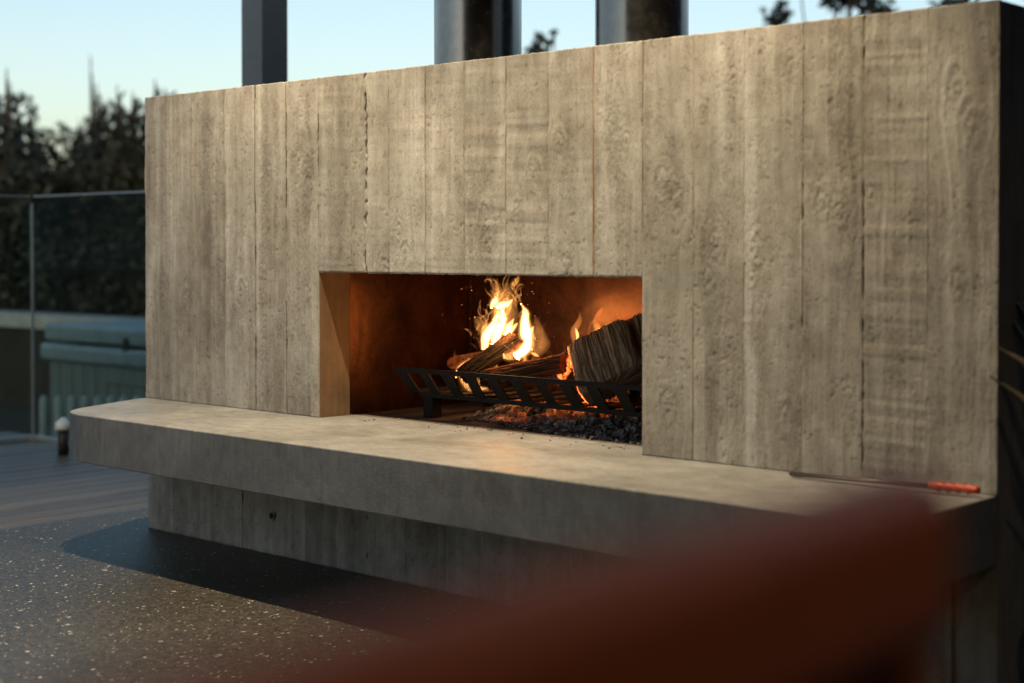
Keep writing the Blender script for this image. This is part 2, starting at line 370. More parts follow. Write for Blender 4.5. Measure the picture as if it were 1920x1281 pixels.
# ================================================================== FIREPLACE
L = 3.564; OX0, OX1, OZ = 1.058, 2.489, 0.5145; TOP = 1.2; BACK = 0.95
fire = thing('fireplace', (L/2, 0.4, FLOOR), 'long board marked concrete outdoor fireplace with floating hearth and open firebox', 'fireplace')
b = MB()
b.box((0.002, 0.012, FLOOR), (OX0, BACK, TOP-0.002)); b.box((OX1, 0.012, FLOOR), (L-0.001, BACK, TOP-0.002))
b.box((OX0, 0.012, OZ+0.001), (OX1, 0.142, TOP-0.002)); b.box((OX0, 0.79, FLOOR), (OX1, BACK, TOP-0.002))
b.box((OX0, 0.142, 0.80), (OX1, 0.79, TOP-0.002))
wallbody = b.build('wall_body', M['body'], fire)

EDGES = [0, .170, .337, .521, .701, .879, 1.058, 1.235, 1.420, 1.594, 1.772, 1.953, 2.129, 2.307, 2.489, 2.668, 2.836, 3.021, 3.201, 3.380, L]
OCHRE = {2: 0.4, 6: 0.25, 13: 0.8, 15: 0.55, 10: 0.4}
CRACK = {4: 0.9, 5: 0.9, 6: 0.9, 3: 0.5, 17: 0.9, 18: 1.0, 7: 0.3, 9: 0.5, 8: 0.4, 10: 0.4, 2: 0.3}
SAWN = {6: 0.6, 8: 0.5, 9: 0.5, 10: 0.9, 11: 0.9, 12: 0.5, 18: 1.2, 7: 0.4, 19: 0.35}
BOARDS = 20
ROUGH = {1: .5, 2: .6, 3: .7, 4: 1.2, 5: .9, 7: 1.0, 9: .6, 13: 1.2, 14: 1.0, 15: .7, 16: .8, 17: 1.2, 12: .7}
KNOTS = [(.42, 1.06, .03), (.12, .42, .05), (.28, .40, .05), (.40, .06, .03), (.45, .90, .03), (.62, .44, .05), (.78, .88, .04), (.84, .30, .03), (.95, .92, .06), (1.0, .83, .04), (1.50, .58, .05), (1.47, .66, .03),
         (1.86, .70, .05), (1.88, .60, .04), (2.07, .83, .055), (2.0, .73, .03), (2.17, .93, .04), (2.2, .55, .05), (2.38, .98, .035), (2.43, .92, .03), (2.33, .70, .025), (2.56, .79, .06), (2.61, .74, .05), (2.58, .16, .06),
         (2.70, .98, .03), (2.74, .62, .04), (2.80, 1.05, .03), (2.88, .60, .05), (2.98, 1.08, .03), (3.08, .72, .05), (3.13, .69, .04), (2.86, .52, .03), (2.97, .15, .05), (3.16, .22, .03), (3.45, 1.0, .06), (3.5, .9, .05), (3.46, .52, .04), (3.22, .74, .03), (.33, .92, .02), (1.4, .53, .05), (2.72, .52, .04)]
PALE = [(1.075, .014, .0, 1.2, .5), (2.855, .028, .0, .82, 1.0), (2.755, .028, .62, 1.2, .8), (2.83, .03, .55, 1.1, .6), (.72, .02, .3, 1.2, .4), (1.93, .022, .9, 1.2, .5), (3.54, .03, .0, .6, .45), (.64, .02, .0, .6, .35), (2.52, .03, .8, 1.2, .4)]
def board_fields(X, Z, bi):
    x0, x1 = EDGES[bi], EDGES[bi+1]; rs = np.random.RandomState(bi*7+3)
    h = np.full_like(X, rs.uniform(-0.0010, 0.0012)) + (X-(x0+x1)/2)*rs.uniform(-0.007, 0.007)
    dX = np.zeros_like(X); kd = np.zeros_like(X); kh = np.zeros_like(X)
    for kx, kz, r in KNOTS:
        if not (x0-0.02 < kx < x1+0.02): continue
        rx = (X-kx)/(r*0.62); rz = (Z-kz)/(r*1.15); rr = np.sqrt(rx**2+rz**2) + 0.55*(fbm(X*55, Z*40, 5)-.5)
        g = np.exp(-(rr/1.1)**2); dX += (X-kx)*(-0.65)*np.exp(-(rr/2.2)**2)
        kh += g*(np.sin(rr*9.5)*0.0011 + (sstep(.46, .53, fbm(X*190, Z*150, bi+60, 3))-.5)*0.0014); kd += g*(0.3+0.35*np.sin(rr*9.5+1))
    XG = X + dX
    g0 = fbm(XG*85, Z*2.2, bi+11, 5); grain = g0-.5; lines = np.exp(-((g0-.5)/.035)**2); fine = fbm(XG*260, Z*7, bi+31, 2)-.5
    rm = sstep(.50, .66, fbm(XG*17+bi*3.3, Z*1.0, bi+71, 3))*ROUGH.get(bi, .45)
    c1 = fbm(XG*190, Z*52, bi+91, 3); chips = sstep(.47, .53, c1)
    h += grain*0.0022 + fine*0.0010 - lines*0.0007 - rm*chips*0.0013 + rm*(c1-.5)*0.0016 + kh*.8
    h += (fbm(X*22, Z*14, bi+15, 3)-.5)*0.0012
    sw = SAWN.get(bi, .18); zz = Z + (X-x0)*0.03
    saw = (vnoise(X*3, zz*75, bi+5)-.5)*0.6 + (vnoise(X*2, zz*28, bi+7)-.5)
    h += saw*0.0026*sw*(0.4+0.9*fbm(X*6, Z*2.5, bi+8))
    pits = sstep(.80, .88, vnoise(X*130, Z*130, bi+44)); h -= pits*0.0015*sstep(.45, .7, fbm(X*9, Z*9, 2))
    tone = .57 + rs.uniform(-.07, .07) + (fbm(XG*22, Z*0.7, bi+21, 4)-.5)*.62 + grain*.26 - lines*.08 - rm*chips*.06 + saw*sw*.10 + (fbm(X*5, Z*3.3, 13, 4)-.5)*.65 + (fbm(X*34, Z*22, 23, 5)-.5)*.5 - rm*.10 - kd*.22
    tone -= pits*0.25
    for pxx, w, za, zb, a in PALE:
        wob = pxx + (vnoise(Z*5, Z*0, 3)-.5)*.02
        tone += a*.42*np.exp(-((X-wob)/(w*.62))**2)*sstep(za-.12, za+.08, Z)*(1-sstep(zb-.08, zb+.12, Z))*(.55+.7*fbm(X*40, Z*4, 8))
    ochre = np.zeros_like(X); crack = np.zeros_like(X)
    for e in (bi, bi+1):
        d = np.abs(X-EDGES[e]-(vnoise(Z*30, Z*0+e, 6)-.5)*.003); oc = OCHRE.get(e, .12); ck = CRACK.get(e, .22)
        edge = np.exp(-(d/.0045)**2)
        ochre += oc*np.exp(-(d/.0042)**2)*sstep(.3, .7, fbm(Z*5, Z*0+e*3.3, 4, 4))
        ck = ck*(Z > OZ) if e in (6, 14) and Z.max() < 2 else ck
        seg = sstep(.56, .66, fbm(Z*6, Z*0+e*1.7, 14, 4)+ck*.07)*(.35+.65*sstep(.25, .6, fbm(Z*50, Z*0+e, 33, 2)))
        crack += ck*seg*np.exp(-(d/.0026)**2); h -= ck*seg*np.exp(-(d/.003)**2)*.005
        fin = (1-seg)*sstep(.5, .7, fbm(Z*8, Z*0+e*2.1, 24)); h += fin*edge*.0016; tone += fin*edge*.16
    if bi == 7:                                        # ragged crack inside this board
        d = np.abs(X-1.306-(fbm(Z*40, Z*0, 41, 4)-.5)*.016-.004*np.sin(Z*9)); s = sstep(.46, .6, fbm(Z*26, Z*0, 51, 3))
        crack += .85*s*np.exp(-(d/.0026)**2); h -= .005*np.exp(-(d/.0045)**2)*(.4+s); h += .0022*np.exp(-((X-1.285)/.02)**2)*(fbm(X*110, Z*70, 4)-.3)
        tone += .08*np.exp(-((X-1.285)/.018)**2)
    return h, np.clip(tone, 0, 1), np.clip(ochre, 0, 1), np.clip(crack, 0, 1)
def panel(name, bi, z0, z1, parent, y=0.0, stepx=.0040, stepz=.0044, flds=board_fields, back=0.012):
    x0, x1 = EDGES[bi]+.0003, EDGES[bi+1]-.0003
    nx = int(round((x1-x0)/stepx))+1; nz = int(round((z1-z0)/stepz))+1
    xs = np.linspace(x0+.0055, x1-.0055, nx)
    if bi == 7 and stepx < .005: xs = np.unique(np.concatenate([xs, np.arange(1.294, 1.322, .0016)]))
    xs = np.concatenate([[x0, x0+.0012, x0+.0028], xs, [x1-.0028, x1-.0012, x1]]); nx = len(xs); zs = np.linspace(z0, z1, nz); X, Z = np.meshgrid(xs, zs)
    h, tone, och, crk = flds(X, Z, bi)
    Zd = Z.copy(); edge = (fbm(xs*60, xs*0, 77)-.5)
    Zd[-1] += edge*.004 - .001; Zd[-2] += edge*.002
    if z0 > 0.1: Zd[0] += (fbm(xs*90, xs*0, 78)-.5)*.006; h[0] -= .002
    V = np.stack([X.ravel(), (y-h).ravel(), Zd.ravel()], 1)
    idx = np.arange(nx*nz).reshape(nz, nx)
    F = np.stack([idx[:-1, :-1], idx[:-1, 1:], idx[1:, 1:], idx[1:, :-1]], -1).reshape(-1, 4)
    ring = np.concatenate([idx[0, :], idx[1:, -1], idx[-1, -2::-1], idx[-2:0:-1, 0]])
    bk = V[ring].copy(); bk[:, 1] = y+back; n0 = len(V); m = len(ring)
    rb = np.arange(m)+n0; F2 = np.stack([ring, rb, np.roll(rb, -1), np.roll(ring, -1)], -1)
    V = np.concatenate([V, bk]); F = np.concatenate([F, F2])
    me = bpy.data.meshes.new(name); me.vertices.add(len(V)); me.vertices.foreach_set('co', V.astype(np.float32).ravel())
    me.loops.add(F.size); me.polygons.add(len(F)); me.loops.foreach_set('vertex_index', F.astype(np.int32).ravel())
    me.polygons.foreach_set('loop_start', np.arange(0, F.size, 4, dtype=np.int32))
    sm = np.ones(len(F), bool); sm[-m:] = False; me.polygons.foreach_set('use_smooth', sm); me.update(calc_edges=True)
    for nm, a in (('tone', tone), ('ochre', och), ('crack', crk)):
        at = me.attributes.new(nm, 'FLOAT', 'POINT'); at.data.foreach_set('value', np.concatenate([a.ravel(), a.ravel()[ring]]).astype(np.float32))
    me.materials.append(M['board']); o = bpy.data.objects.new(name, me); COL.objects.link(o); setparent(o, parent); return o
for bi in range(20):
    z0 = OZ if 6 <= bi < 14 else 0.0005
    panel('concrete_board', bi, z0, TOP, wallbody)
# plinth
PL = [0.012, .178, .356, .448, .62, .80, .98, 1.15, 1.33, 1.5, 1.68, 1.86, 2.04, 2.22, 2.4, 2.58, 2.76, 2.94, 3.12, 3.3, 3.45]
_E = EDGES
plinth = MB().box((OX0+.001, 0.0125, FLOOR), (OX1-.001, 0.789, -0.18)).build('plinth', M['body'], fire)
def plinth_fields(X, Z, bi):
    h, t, o, c = board_fields(X, Z+3.3, bi); return h*.7, np.clip(t+.05, 0, 1), o*.2, np.clip(c*1.5, 0, 1)
EDGES = PL
for bi in range(20):
    panel('plinth_board', bi, FLOOR, -.1725, plinth, stepx=.009, stepz=.009, flds=plinth_fields)
EDGES = _E
hp = px(510, 967, 1, -0.004)
bh = MB().tube([hp+Vector((0, .001, 0)), hp+Vector((0, -.002, 0))], .017, 20); bh.build('form_tie_ring', M['body'], plinth)
MB().tube([hp+Vector((0, 0, 0)), hp+Vector((0, -.0035, 0))], .011, 20).build('form_tie_hole_shade', M['hole'], plinth)  # solid black disc; the hole's shade is put into its colour

# hearth slab
out = [(0.0, 0.0118), (.004, -.05), (.03, -.115), (.062, -.19), (.094, -.27), (.124, -.345), (.153, -.405), (.188, -.452), (.232, -.487), (.285, -.506), (.345, -.5145), (.42, -.516)]
out += [(L*.5, -.516), (L-.02, -.516), (L-.003, -.502), (L-.003, 0.0118), (OX1-.0005, .0118), (OX1-.0005, .152), (OX0+.0005, .152), (OX0+.0005, .0118)]
TH = .172; n = len(out)
bm = bmesh.new(); vb = [bm.verts.new((x, y, -TH)) for x, y in out]; vt = [bm.verts.new((x, y, 0)) for x, y in out]
bm.faces.new(vt); bm.faces.new(vb[::-1])
for k in range(n): bm.faces.new((vb[k], vb[(k+1) % n], vt[(k+1) % n], vt[k]))
bmesh.ops.recalc_face_normals(bm, faces=bm.faces)
me = bpy.data.meshes.new('hearth_slab'); bm.to_mesh(me); bm.free(); me.materials.append(M['slab'])
sl = bpy.data.objects.new('hearth_slab', me); COL.objects.link(sl); setparent(sl, fire)
bv = sl.modifiers.new('bevel', 'BEVEL'); bv.width = .004; bv.segments = 2; bv.limit_method = 'ANGLE'; bv.angle_limit = math.radians(40)
# firebox lining
MB().box((OX0-.001, .143, -.16), (OX0+.004, .775, .799)).build('firebox_side_panel', M['rust'], fire)
MB().box((OX1-.004, .143, -.16), (OX1+.001, .775, .799)).build('firebox_side_panel', M['rust'], fire)
MB().box((OX0+.0045, .77, -.16), (OX1-.0045, .776, .799)).build('firebox_back_panel', M['sooty'], fire)
MB().box((OX0+.0045, .1525, -.15), (OX1-.0045, .769, -.002)).build('firebox_floor', M['firefloor'], fire)
MB().tube([(OX0+.012, .763, 0), (OX0+.012, .763, .79)], .004, 8).build('corner_bead', M['rust'], fire)

MB().box((OX0-.001, .006, .0005), (OX0+.003, .1425, OZ)).build('firelit_lining', M['firelit_lining'], fire)  # thin added lining whose brown colour carries the warm firelight
MB().box((OX1-.003, .006, .0005), (OX1+.001, .1425, OZ)).build('firelit_lining', M['firelit_lining'], fire)
# flue pipes
for cx_, lab, r in ((1.435, 'polished steel flue pipe rising behind wall, nearer the steel post', .156), (2.165, 'polished steel flue pipe rising behind wall, farther from the steel post', .151)):
    f = thing('flue_pipe', (cx_, .42, TOP), lab, 'flue pipe', 'flue pipes above the fireplace')
    MB().tube([(cx_, .42, TOP-.004), (cx_, .42, ZC+.3)], r, 64, cap=False).build('pipe', M['flue'], f, smooth=True)
    MB().tube([(cx_, .42, 1.95), (cx_, .42, 1.985)], r+.003, 64).build('joint_band', M['flue'], f)
# steel post
pa = px(452, 80, 1, .9); pb = px(491, 80, 1, .9); pw = pb.x-pa.x
p = thing('steel_post', (pa.x+pw/2, .9+pw/2, FLOOR), 'square grey steel post standing behind left half of concrete wall', 'post')
MB().box((pa.x, .9, FLOOR), (pb.x, .9+pw, ZC+.2)).build('shaft', M['post'], p, bevel=.006)
MB().box((pa.x-.05, .85, FLOOR), (pb.x+.05, .95+pw, FLOOR+.012)).build('base_plate', M['post'], p)

MB().box((pb.x, .93, ZC+.02), (.719, .87+pw, ZC+.2)).build('roof_beam', M['post'], p)
# downlights
def downlight(x, y, energy, lab, spot=110, blend=.75):
    d = thing('ceiling_downlight', (x, y, ZC-.05), lab, 'downlight', 'warm ceiling downlights')
    V = []; F = []; nseg = 32
    prof = [(.062, ZC-.001), (.062, ZC-.006), (.046, ZC-.006), (.044, ZC-.001)]
    for r, z in prof:
        for k in range(nseg):
            a = 2*math.pi*k/nseg; V.append((x+r*math.cos(a), y+r*math.sin(a), z))
    for j in range(3):
        F += [(j*nseg+k, j*nseg+(k+1) % nseg, (j+1)*nseg+(k+1) % nseg, (j+1)*nseg+k) for k in range(nseg)]
    mobj('trim_ring', V, F, M['alu'], d)
    ld = bpy.data.lights.new('downlight_bulb', 'SPOT'); ld.energy = energy; ld.color = (1.0, .78, .5); ld.spot_size = math.radians(spot); ld.spot_blend = blend; ld.shadow_soft_size = .022
    lo = bpy.data.objects.new('downlight_bulb', ld); COL.objects.link(lo); lo.location = (x, y, ZC-.02); setparent(lo, d)
downlight(.92, -.69, 215, 'recessed warm ceiling downlight in front of left half of the concrete wall')
downlight(2.62, -.69, 200, 'recessed warm ceiling downlight in front of right half of the concrete wall')
downlight(5.95, -2.55, 27, 'added unseen ceiling downlight that brightens the foreground chair and the wall end', 150)  # added lamp out of view, lights the chair and wall end face

# ================================================================== FIRE
def catmull(P, n):
    P = [np.array(p, float) for p in P]; P = [2*P[0]-P[1]] + P + [2*P[-1]-P[-2]]; R = []
    for i in range(1, len(P)-2):
        for t in np.linspace(0, 1, n, endpoint=False):
            a, b_, c, d = P[i-1], P[i], P[i+1], P[i+2]
            R.append(.5*((2*b_)+(-a+c)*t+(2*a-5*b_+4*c-d)*t*t+(-a+3*b_-3*c+d)*t**3))
    R.append(P[-2]); return R
MMPX = 1/FPX
def tongue(name, pts, Y, mat, parent, flat=.6, seed=0, nz=.18):
    if mat in SOFT:                       # hot core inside thinner, fainter envelopes
        for sc_, m2 in SOFT[mat]: tongue_shell('flame_envelope', [(q[0], q[1], q[2]*sc_+(sc_-1)*2.2)+tuple(q[3:]) for q in pts], Y, m2, parent, flat, seed, nz*1.4)
    return tongue_shell(name, pts, Y, mat, parent, flat, seed, nz)
def tongue_shell(name, pts, Y, mat, parent, flat, seed, nz):
    path = []
    for q in pts:
        x, y, r = q[:3]; yy = Y + (q[3] if len(q) > 3 else 0); w = px(x, y, 1, yy); dep = (w-CAM).dot(FWD)
        path.append((w.x, w.y, w.z, r*.88*dep/FPX))
    S = catmull(path, 6); nseg = 14; V = []; F = []; m = len(S)
    for i, s in enumerate(S):
        d = Vector(S[min(i+1, m-1)][:3])-Vector(S[max(i-1, 0)][:3]); d.normalize()
        a = d.cross(RGT.cross(Vector((0, 0, 1)))); a.normalize(); c = d.cross(a).normalized()
        t = i/(m-1); r = max(s[3], .0004)
        for k in range(nseg):
            an = 2*math.pi*k/nseg
            rr = r*(1+nz*2*(float(fbm(np.array(i*.35+seed*5.1), np.array(math.cos(an)*1.3+math.sin(an)*2.1+seed), 3, 3))-.5))
            V.append(Vector(s[:3]) + a*math.cos(an)*rr + c*math.sin(an)*rr*flat)
    F = [(i*nseg+k, i*nseg+(k+1) % nseg, (i+1)*nseg+(k+1) % nseg, (i+1)*nseg+k) for i in range(m-1) for k in range(nseg)]
    F += [tuple(range(nseg-1, -1, -1)), tuple((m-1)*nseg+k for k in range(nseg))]
    o = mobj(name, V, F, mat, parent, smooth=True); return o
FL1 = mat_flame('white_hot_flame', 300, (1.0, .42, .13), False)
FL2 = mat_flame('yellow_flame', 110, (1.0, .40, .10))
FL3 = mat_flame('orange_wisp', 30, (1.0, .38, .095))
FL4 = mat_flame('faint_wisp', 10, (1.0, .42, .12))
FL5 = mat_flame('small_orange_flame', 22, (1.0, .33, .07), False)
SOFT = {FL1: [(1.35, mat_flame('flame_envelope_inner', 34, (1.0, .36, .09), False)), (1.8, mat_flame('flame_envelope_outer', 9, (1.0, .34, .08)))]}
SOFT[FL2] = [(1.5, SOFT[FL1][1][1])]
c0 = px(940, 660, 1, .42)
fl = thing('flame', c0, 'tall bright yellow white flame over charred log in firebox', 'flame')
for sd, q in enumerate(([(911, 660, 4), (911, 642, 7), (915, 626, 9), (925, 610, 7), (931, 595, 4.5), (934, 583, 1)], [(927, 646, 7), (933, 624, 10), (942, 602, 8), (943, 588, 5), (938, 576, 1.5)],
                        [(950, 628, 6), (954, 614, 7), (959, 605, 3.5), (964, 597, .6)], [(958, 622, 4), (965, 612, 3.5), (971, 605, .5)], [(905, 655, 3), (905, 635, 3.5), (906, 622, .6)],
                        [(921, 577, 2), (925, 570, 6), (930, 562, 5), (929, 556, .8)], [(932, 576, 3), (940, 572, 6), (949, 571, 5.5), (957, 566, 3), (962, 560, .6)], [(936, 595, 4), (941, 584, 4), (944, 574, 3)])):
    tongue('flame_tongue', q, .44+.008*(sd % 3), FL1, fl, seed=sd+1, nz=.3)
tongue('flame_tongue', [(968, 668, 8), (984, 655, 10), (990, 640, 9), (986, 625, 12), (984, 605, 9), (985, 588, 7), (982, 578, 3), (977, 570, 1.0)], .40, FL1, fl, seed=5)
tongue('flame_tongue', [(990, 625, 5), (996, 620, 4), (1000, 612, 1)], .40, FL1, fl, seed=6)
tongue('flame_tongue', [(978, 575, 1.2), (974, 560, 2.2), (965, 545, 3), (961, 537, 5), (966, 530, 6), (971, 522, 4), (971, 517, 1)], .42, FL2, fl, seed=7)
tongue('flame_tongue', [(945, 668, 6), (958, 668, 9), (972, 664, 9), (985, 666, 3)], .36, FL2, fl, seed=8)
tongue('flame_tongue', [(900, 672, 5), (884, 680, 6), (868, 688, 6), (858, 698, 4), (855, 708, 1)], .33, FL1, fl, seed=9)
tongue('flame_tongue', [(878, 672, 1.5), (886, 690, 3), (895, 705, 4), (905, 722, 6), (915, 732, 3)], .30, FL2, fl, seed=10)
tongue('flame_tongue', [(862, 700, 4), (868, 712, 7), (876, 726, 6), (884, 735, 2)], .36, FL2, fl, seed=11)
def filaments(name, n, cx, cy, sx, sy, rad, length, Y, mat, seed):
    rr = np.random.RandomState(seed); mb = MB()
    for k in range(n):
        x = rr.normal(cx, sx); y = rr.normal(cy, sy); a = rr.uniform(-.5, .5); w = rr.uniform(.05, .32)*rr.choice([-1, 1]); dy = rr.uniform(-.05, .05); pts = []; rads = []
        m = rr.randint(9, 18); st = length/m*rr.uniform(.6, 1.4); cur = w
        for i in range(m):
            q = px(x, y, 1, Y+dy); pts.append(q); t = i/(m-1); rads.append(max(.0003, rad*rr.uniform(.75, 1.25)*math.sin(math.pi*min(.97, .06+t*.92))**.7/FPX*4.7))
            a += cur*.45; cur += rr.normal(0, .15); x += math.sin(a)*st; y -= math.cos(a)*st*.85+st*.25
        mb.tube(pts, rads, 7)
    return props(mb.build(name, mat, fl, smooth=True), kind='stuff')
WIS = mat_flame('flame_wisp_glow', 30, (1.0, .40, .11), False); WIS2 = mat_flame('faint_wisp_glow', 13, (1.0, .36, .085), False); HAZ = mat_flame('flame_haze', 3.2, (1.0, .37, .09), False)
filaments('flame_wisp', 16, 930, 560, 8, 12, 2.1, 26, .47, WIS, 1); filaments('flame_wisp', 14, 906, 606, 8, 12, 2.1, 24, .48, WIS, 2)
filaments('flame_wisp', 6, 890, 625, 6, 5, 2.1, 16, .48, WIS, 3); filaments('flame_wisp', 10, 966, 572, 6, 14, 2.1, 30, .46, WIS, 4)
filaments('flame_wisp', 10, 900, 652, 6, 10, 1.4, 20, .47, WIS2, 5); filaments('flame_wisp', 26, 1014, 640, 13, 20, 1.2, 26, .52, WIS2, 6); filaments('flame_wisp', 12, 965, 655, 12, 9, 1.6, 16, .38, WIS, 7)
filaments('flame_wisp', 14, 930, 575, 14, 20, 2.6, 34, .49, WIS2, 8)
for sd, (q, yy) in enumerate((([(932, 585, 13), (929, 560, 14), (930, 538, 10), (932, 522, 3)], .48), ([(915, 640, 10), (906, 615, 13), (896, 603, 9), (890, 595, 3)], .49), ([(1004, 665, 14), (1016, 640, 18), (1008, 612, 12), (1003, 592, 3)], .53), ([(940, 650, 26), (945, 600, 30), (948, 560, 22), (950, 530, 5)], .5))):
    for scl in (1.0, .75, .5): tongue_shell('flame_haze', [(a, b_, c*scl) for a, b_, c in q], yy, HAZ, fl, .7, 60+sd, .5)
for sd, (q, yy, mt) in enumerate((([(928, 600, 5), (932, 580, 7), (928, 560, 6), (934, 546, 4), (931, 530, .6)], .47, FL2), ([(950, 590, 4), (955, 574, 6), (951, 560, 4), (956, 548, .5)], .45, FL2), ([(914, 640, 5), (908, 622, 6), (911, 606, 4), (906, 592, .5)], .47, FL2), ([(996, 655, 5), (1001, 636, 4), (998, 622, 2), (1003, 608, .5)], .42, FL2), ([(868, 712, 5), (872, 700, 7), (868, 688, 5), (872, 676, 2), (870, 668, .5)], .4, FL2), ([(925, 700, 6), (930, 690, 5), (926, 680, 2), (928, 672, .5)], .42, FL2), ([(1000, 676, 6), (1004, 664, 5), (1001, 652, 3), (1006, 640, .5)], .46, FL3),
        ([(1060, 690, 5), (1062, 672, 5), (1058, 655, 3), (1061, 642, .6)], .5, FL3), ([(900, 730, 6), (910, 722, 6), (906, 710, 3)], .42, FL2), ([(975, 690, 7), (985, 678, 6), (982, 666, 3)], .45, FL2), ([(850, 690, 4), (856, 678, 5), (852, 664, 2), (855, 655, .5)], .55, FL3))):
    tongue('flame_tongue', q, yy, mt, fl, seed=80+sd, nz=.3)
for lab, tg in (('small orange flame licking left top corner of the wide split log', [[(1080, 652, 4), (1078, 638, 7), (1076, 622, 8), (1083, 608, 7), (1087, 598, 5), (1087, 584, .8)], [(1083, 646, 3), (1083, 632, 3.4), (1082, 624, 3.2), (1079, 615, 1)]]),
                ('small orange double flame behind top edge of the wide split log', [[(1118, 640, 9), (1120, 630, 10), (1122, 618, 10), (1116, 606, 6), (1118, 596, 4.5), (1124, 586, 5), (1129, 579, 3), (1131, 575, .8)], [(1102, 630, 1.5), (1105, 616, 2.2), (1110, 604, 2.5), (1115, 600, 2)], [(1122, 624, 10), (1132, 622, 5), (1138, 626, 1)]])):
    f2 = thing('flame', px(tg[0][0][0], tg[0][0][1], 1, .5), lab, 'flame')
    for k, q in enumerate(tg): tongue('flame_tongue', q, .5, FL5, f2, seed=30+k+int(q[0][0]), nz=.12)
    if len(tg) == 2: f2.children[-1].data.materials[0] = FL1
# light that the flames give off
for nm, loc, e, r, par in (('flame_glow', px(945, 612, 1, .37), 2.4, .07, fl), ('flame_glow', px(900, 680, 1, .36), .8, .04, fl)):
    ld = bpy.data.lights.new(nm, 'POINT'); ld.energy = e; ld.color = (1.0, .43, .13); ld.shadow_soft_size = r
    lo = bpy.data.objects.new(nm, ld); COL.objects.link(lo); lo.location = loc; setparent(lo, par)

def rough_log(name, A, B, ra, rb, wide, mat, label, seed=0, ridge=.12, ember=None, nl=26, nr=48, squar=2.6, endtaper=.92, nfreq=30, rag=.01, group='logs burning on the grate'):
    A = Vector(A); B = Vector(B); d = (B-A); Ln = d.length; d.normalize(); w = Vector(wide); w = (w-d*w.dot(d)).normalized(); u = d.cross(w)
    V = []; rid = []; emb = []
    for i in range(nl+1):
        t = i/nl; e = 1.0 - (1-endtaper)*(abs(2*t-1)**8)
        for k in range(nr):
            a = 2*math.pi*k/nr; c, s = math.cos(a), math.sin(a)
            q = (abs(c)**squar+abs(s)**squar)**(-1/squar)
            n1 = float(fbm(np.array(k/nr*nfreq+seed*3), np.array(t*Ln*6+seed), seed+3, 3))
            n2 = float(vnoise(np.array(k/nr*nfreq*2.2+seed), np.array(t*Ln*9), seed+9))
            n3 = float(fbm(np.array(c*2+seed), np.array(s*2+t*Ln*10), seed+19, 3))
            ck = math.exp(-((n1-.5)/.045)**2); f = e*(1+ridge*2*(n1-.5)+.05*(n2-.5)+.16*(n3-.5)-ridge*.9*ck)
            V.append(A + d*(t*Ln+.012*(n3-.5)+(rag*(n1-.5)+rag*.6*(n2-.5))*(abs(2*t-1)**6)) + w*c*q*ra*f + u*s*q*rb*f)
            rid.append(min(1, max(0, .5+1.6*(n1-.5)+1.4*(n2-.5)-.35*ck))); emb.append(ember(t, a) if ember and 0 < i < nl else 0.0)
    F = [(i*nr+k, i*nr+(k+1) % nr, (i+1)*nr+(k+1) % nr, (i+1)*nr+k) for i in range(nl) for k in range(nr)]
    for base, P, sg in ((0, A, -1), (nl*nr, B, 1)):
        cidx = len(V); V.append(P+d*sg*.006); rid.append(.4); emb.append(sum(emb[base:base+nr])/nr*.5)
        F += [((base+(k+1) % nr), base+k, cidx) if sg < 0 else (base+k, base+(k+1) % nr, cidx) for k in range(nr)]
    t_ = thing('firewood_log', A, label, 'log', group); o = mobj('log_body', V, F, mat, t_, smooth=False)
    for nm, a in (('ridge', rid), ('ember', emb)):
        at = o.data.attributes.new(nm, 'FLOAT', 'POINT'); at.data.foreach_set('value', a)
    return t_
def P(x, y, Y): return px(x, y, 1, Y)
rough_log('log', P(1150, 726, .31), P(1124, 634, .43), .112, .045, (1, .12, .05), M['log_big'], 'wide split log with fine ridged grain leaning at right of the grate', 1, .03, lambda t, a: max(0, -math.cos(a)-.80)*7*(1-.3*t), nr=240, nl=44, nfreq=120, rag=.02, squar=4.5)
rough_log('log', P(1205, 712, .42), P(1184, 612, .52), .075, .045, (1, .15, .05), M['log_big'], 'dark split log behind the wide one, cut off by the right opening edge', 4, .035, None, nr=160, nl=36, nfreq=84, rag=.02, squar=3.6)
rough_log('log', P(905, 712, .31), P(1056, 682, .37), .032, .024, (0, .3, 1), M['log_mid'], 'reddish brown split log lying across the middle of the grate', 2, .10, lambda t, a: .05 if math.cos(a) > .75 else 0, nr=90, nfreq=44)
rough_log('log', P(868, 706, .27), P(968, 634, .46), .034, .034, (0, .3, 1), M['log_char'], 'black charred log tilted under the tall flame', 3, .22, lambda t, a: max(0, t-.62)*1.0*max(0, .4+.6*math.sin(a*3)))
rough_log('log', P(846, 682, .56), P(935, 668, .6), .024, .03, (0, .2, 1), M['log_mid'], 'short orange lit log stub at left behind the charred log', 5, .10, lambda t, a: .03)
rough_log('log', P(1040, 712, .37), P(1066, 672, .45), .026, .03, (1, 0, 0), M['log_ash'], 'grey ash coated log end glowing beside the wide split log', 6, .25, lambda t, a: max(0, math.cos(a)-.6)*1.6)
rough_log('log', P(1215, 640, .5), P(1190, 606, .55), .012, .016, (1, 0, 0), M['log_ash'], 'small glowing stick end above the dark log at opening edge', 8, .25, lambda t, a: .5*t, nl=10, nr=18)
rough_log('log', P(1190, 742, .4), P(1130, 735, .42), .03, .03, (0, .3, 1), M['log_char'], 'charred black log low on the grate under the split logs', 9, .22, lambda t, a: .08, nl=14, nr=24)

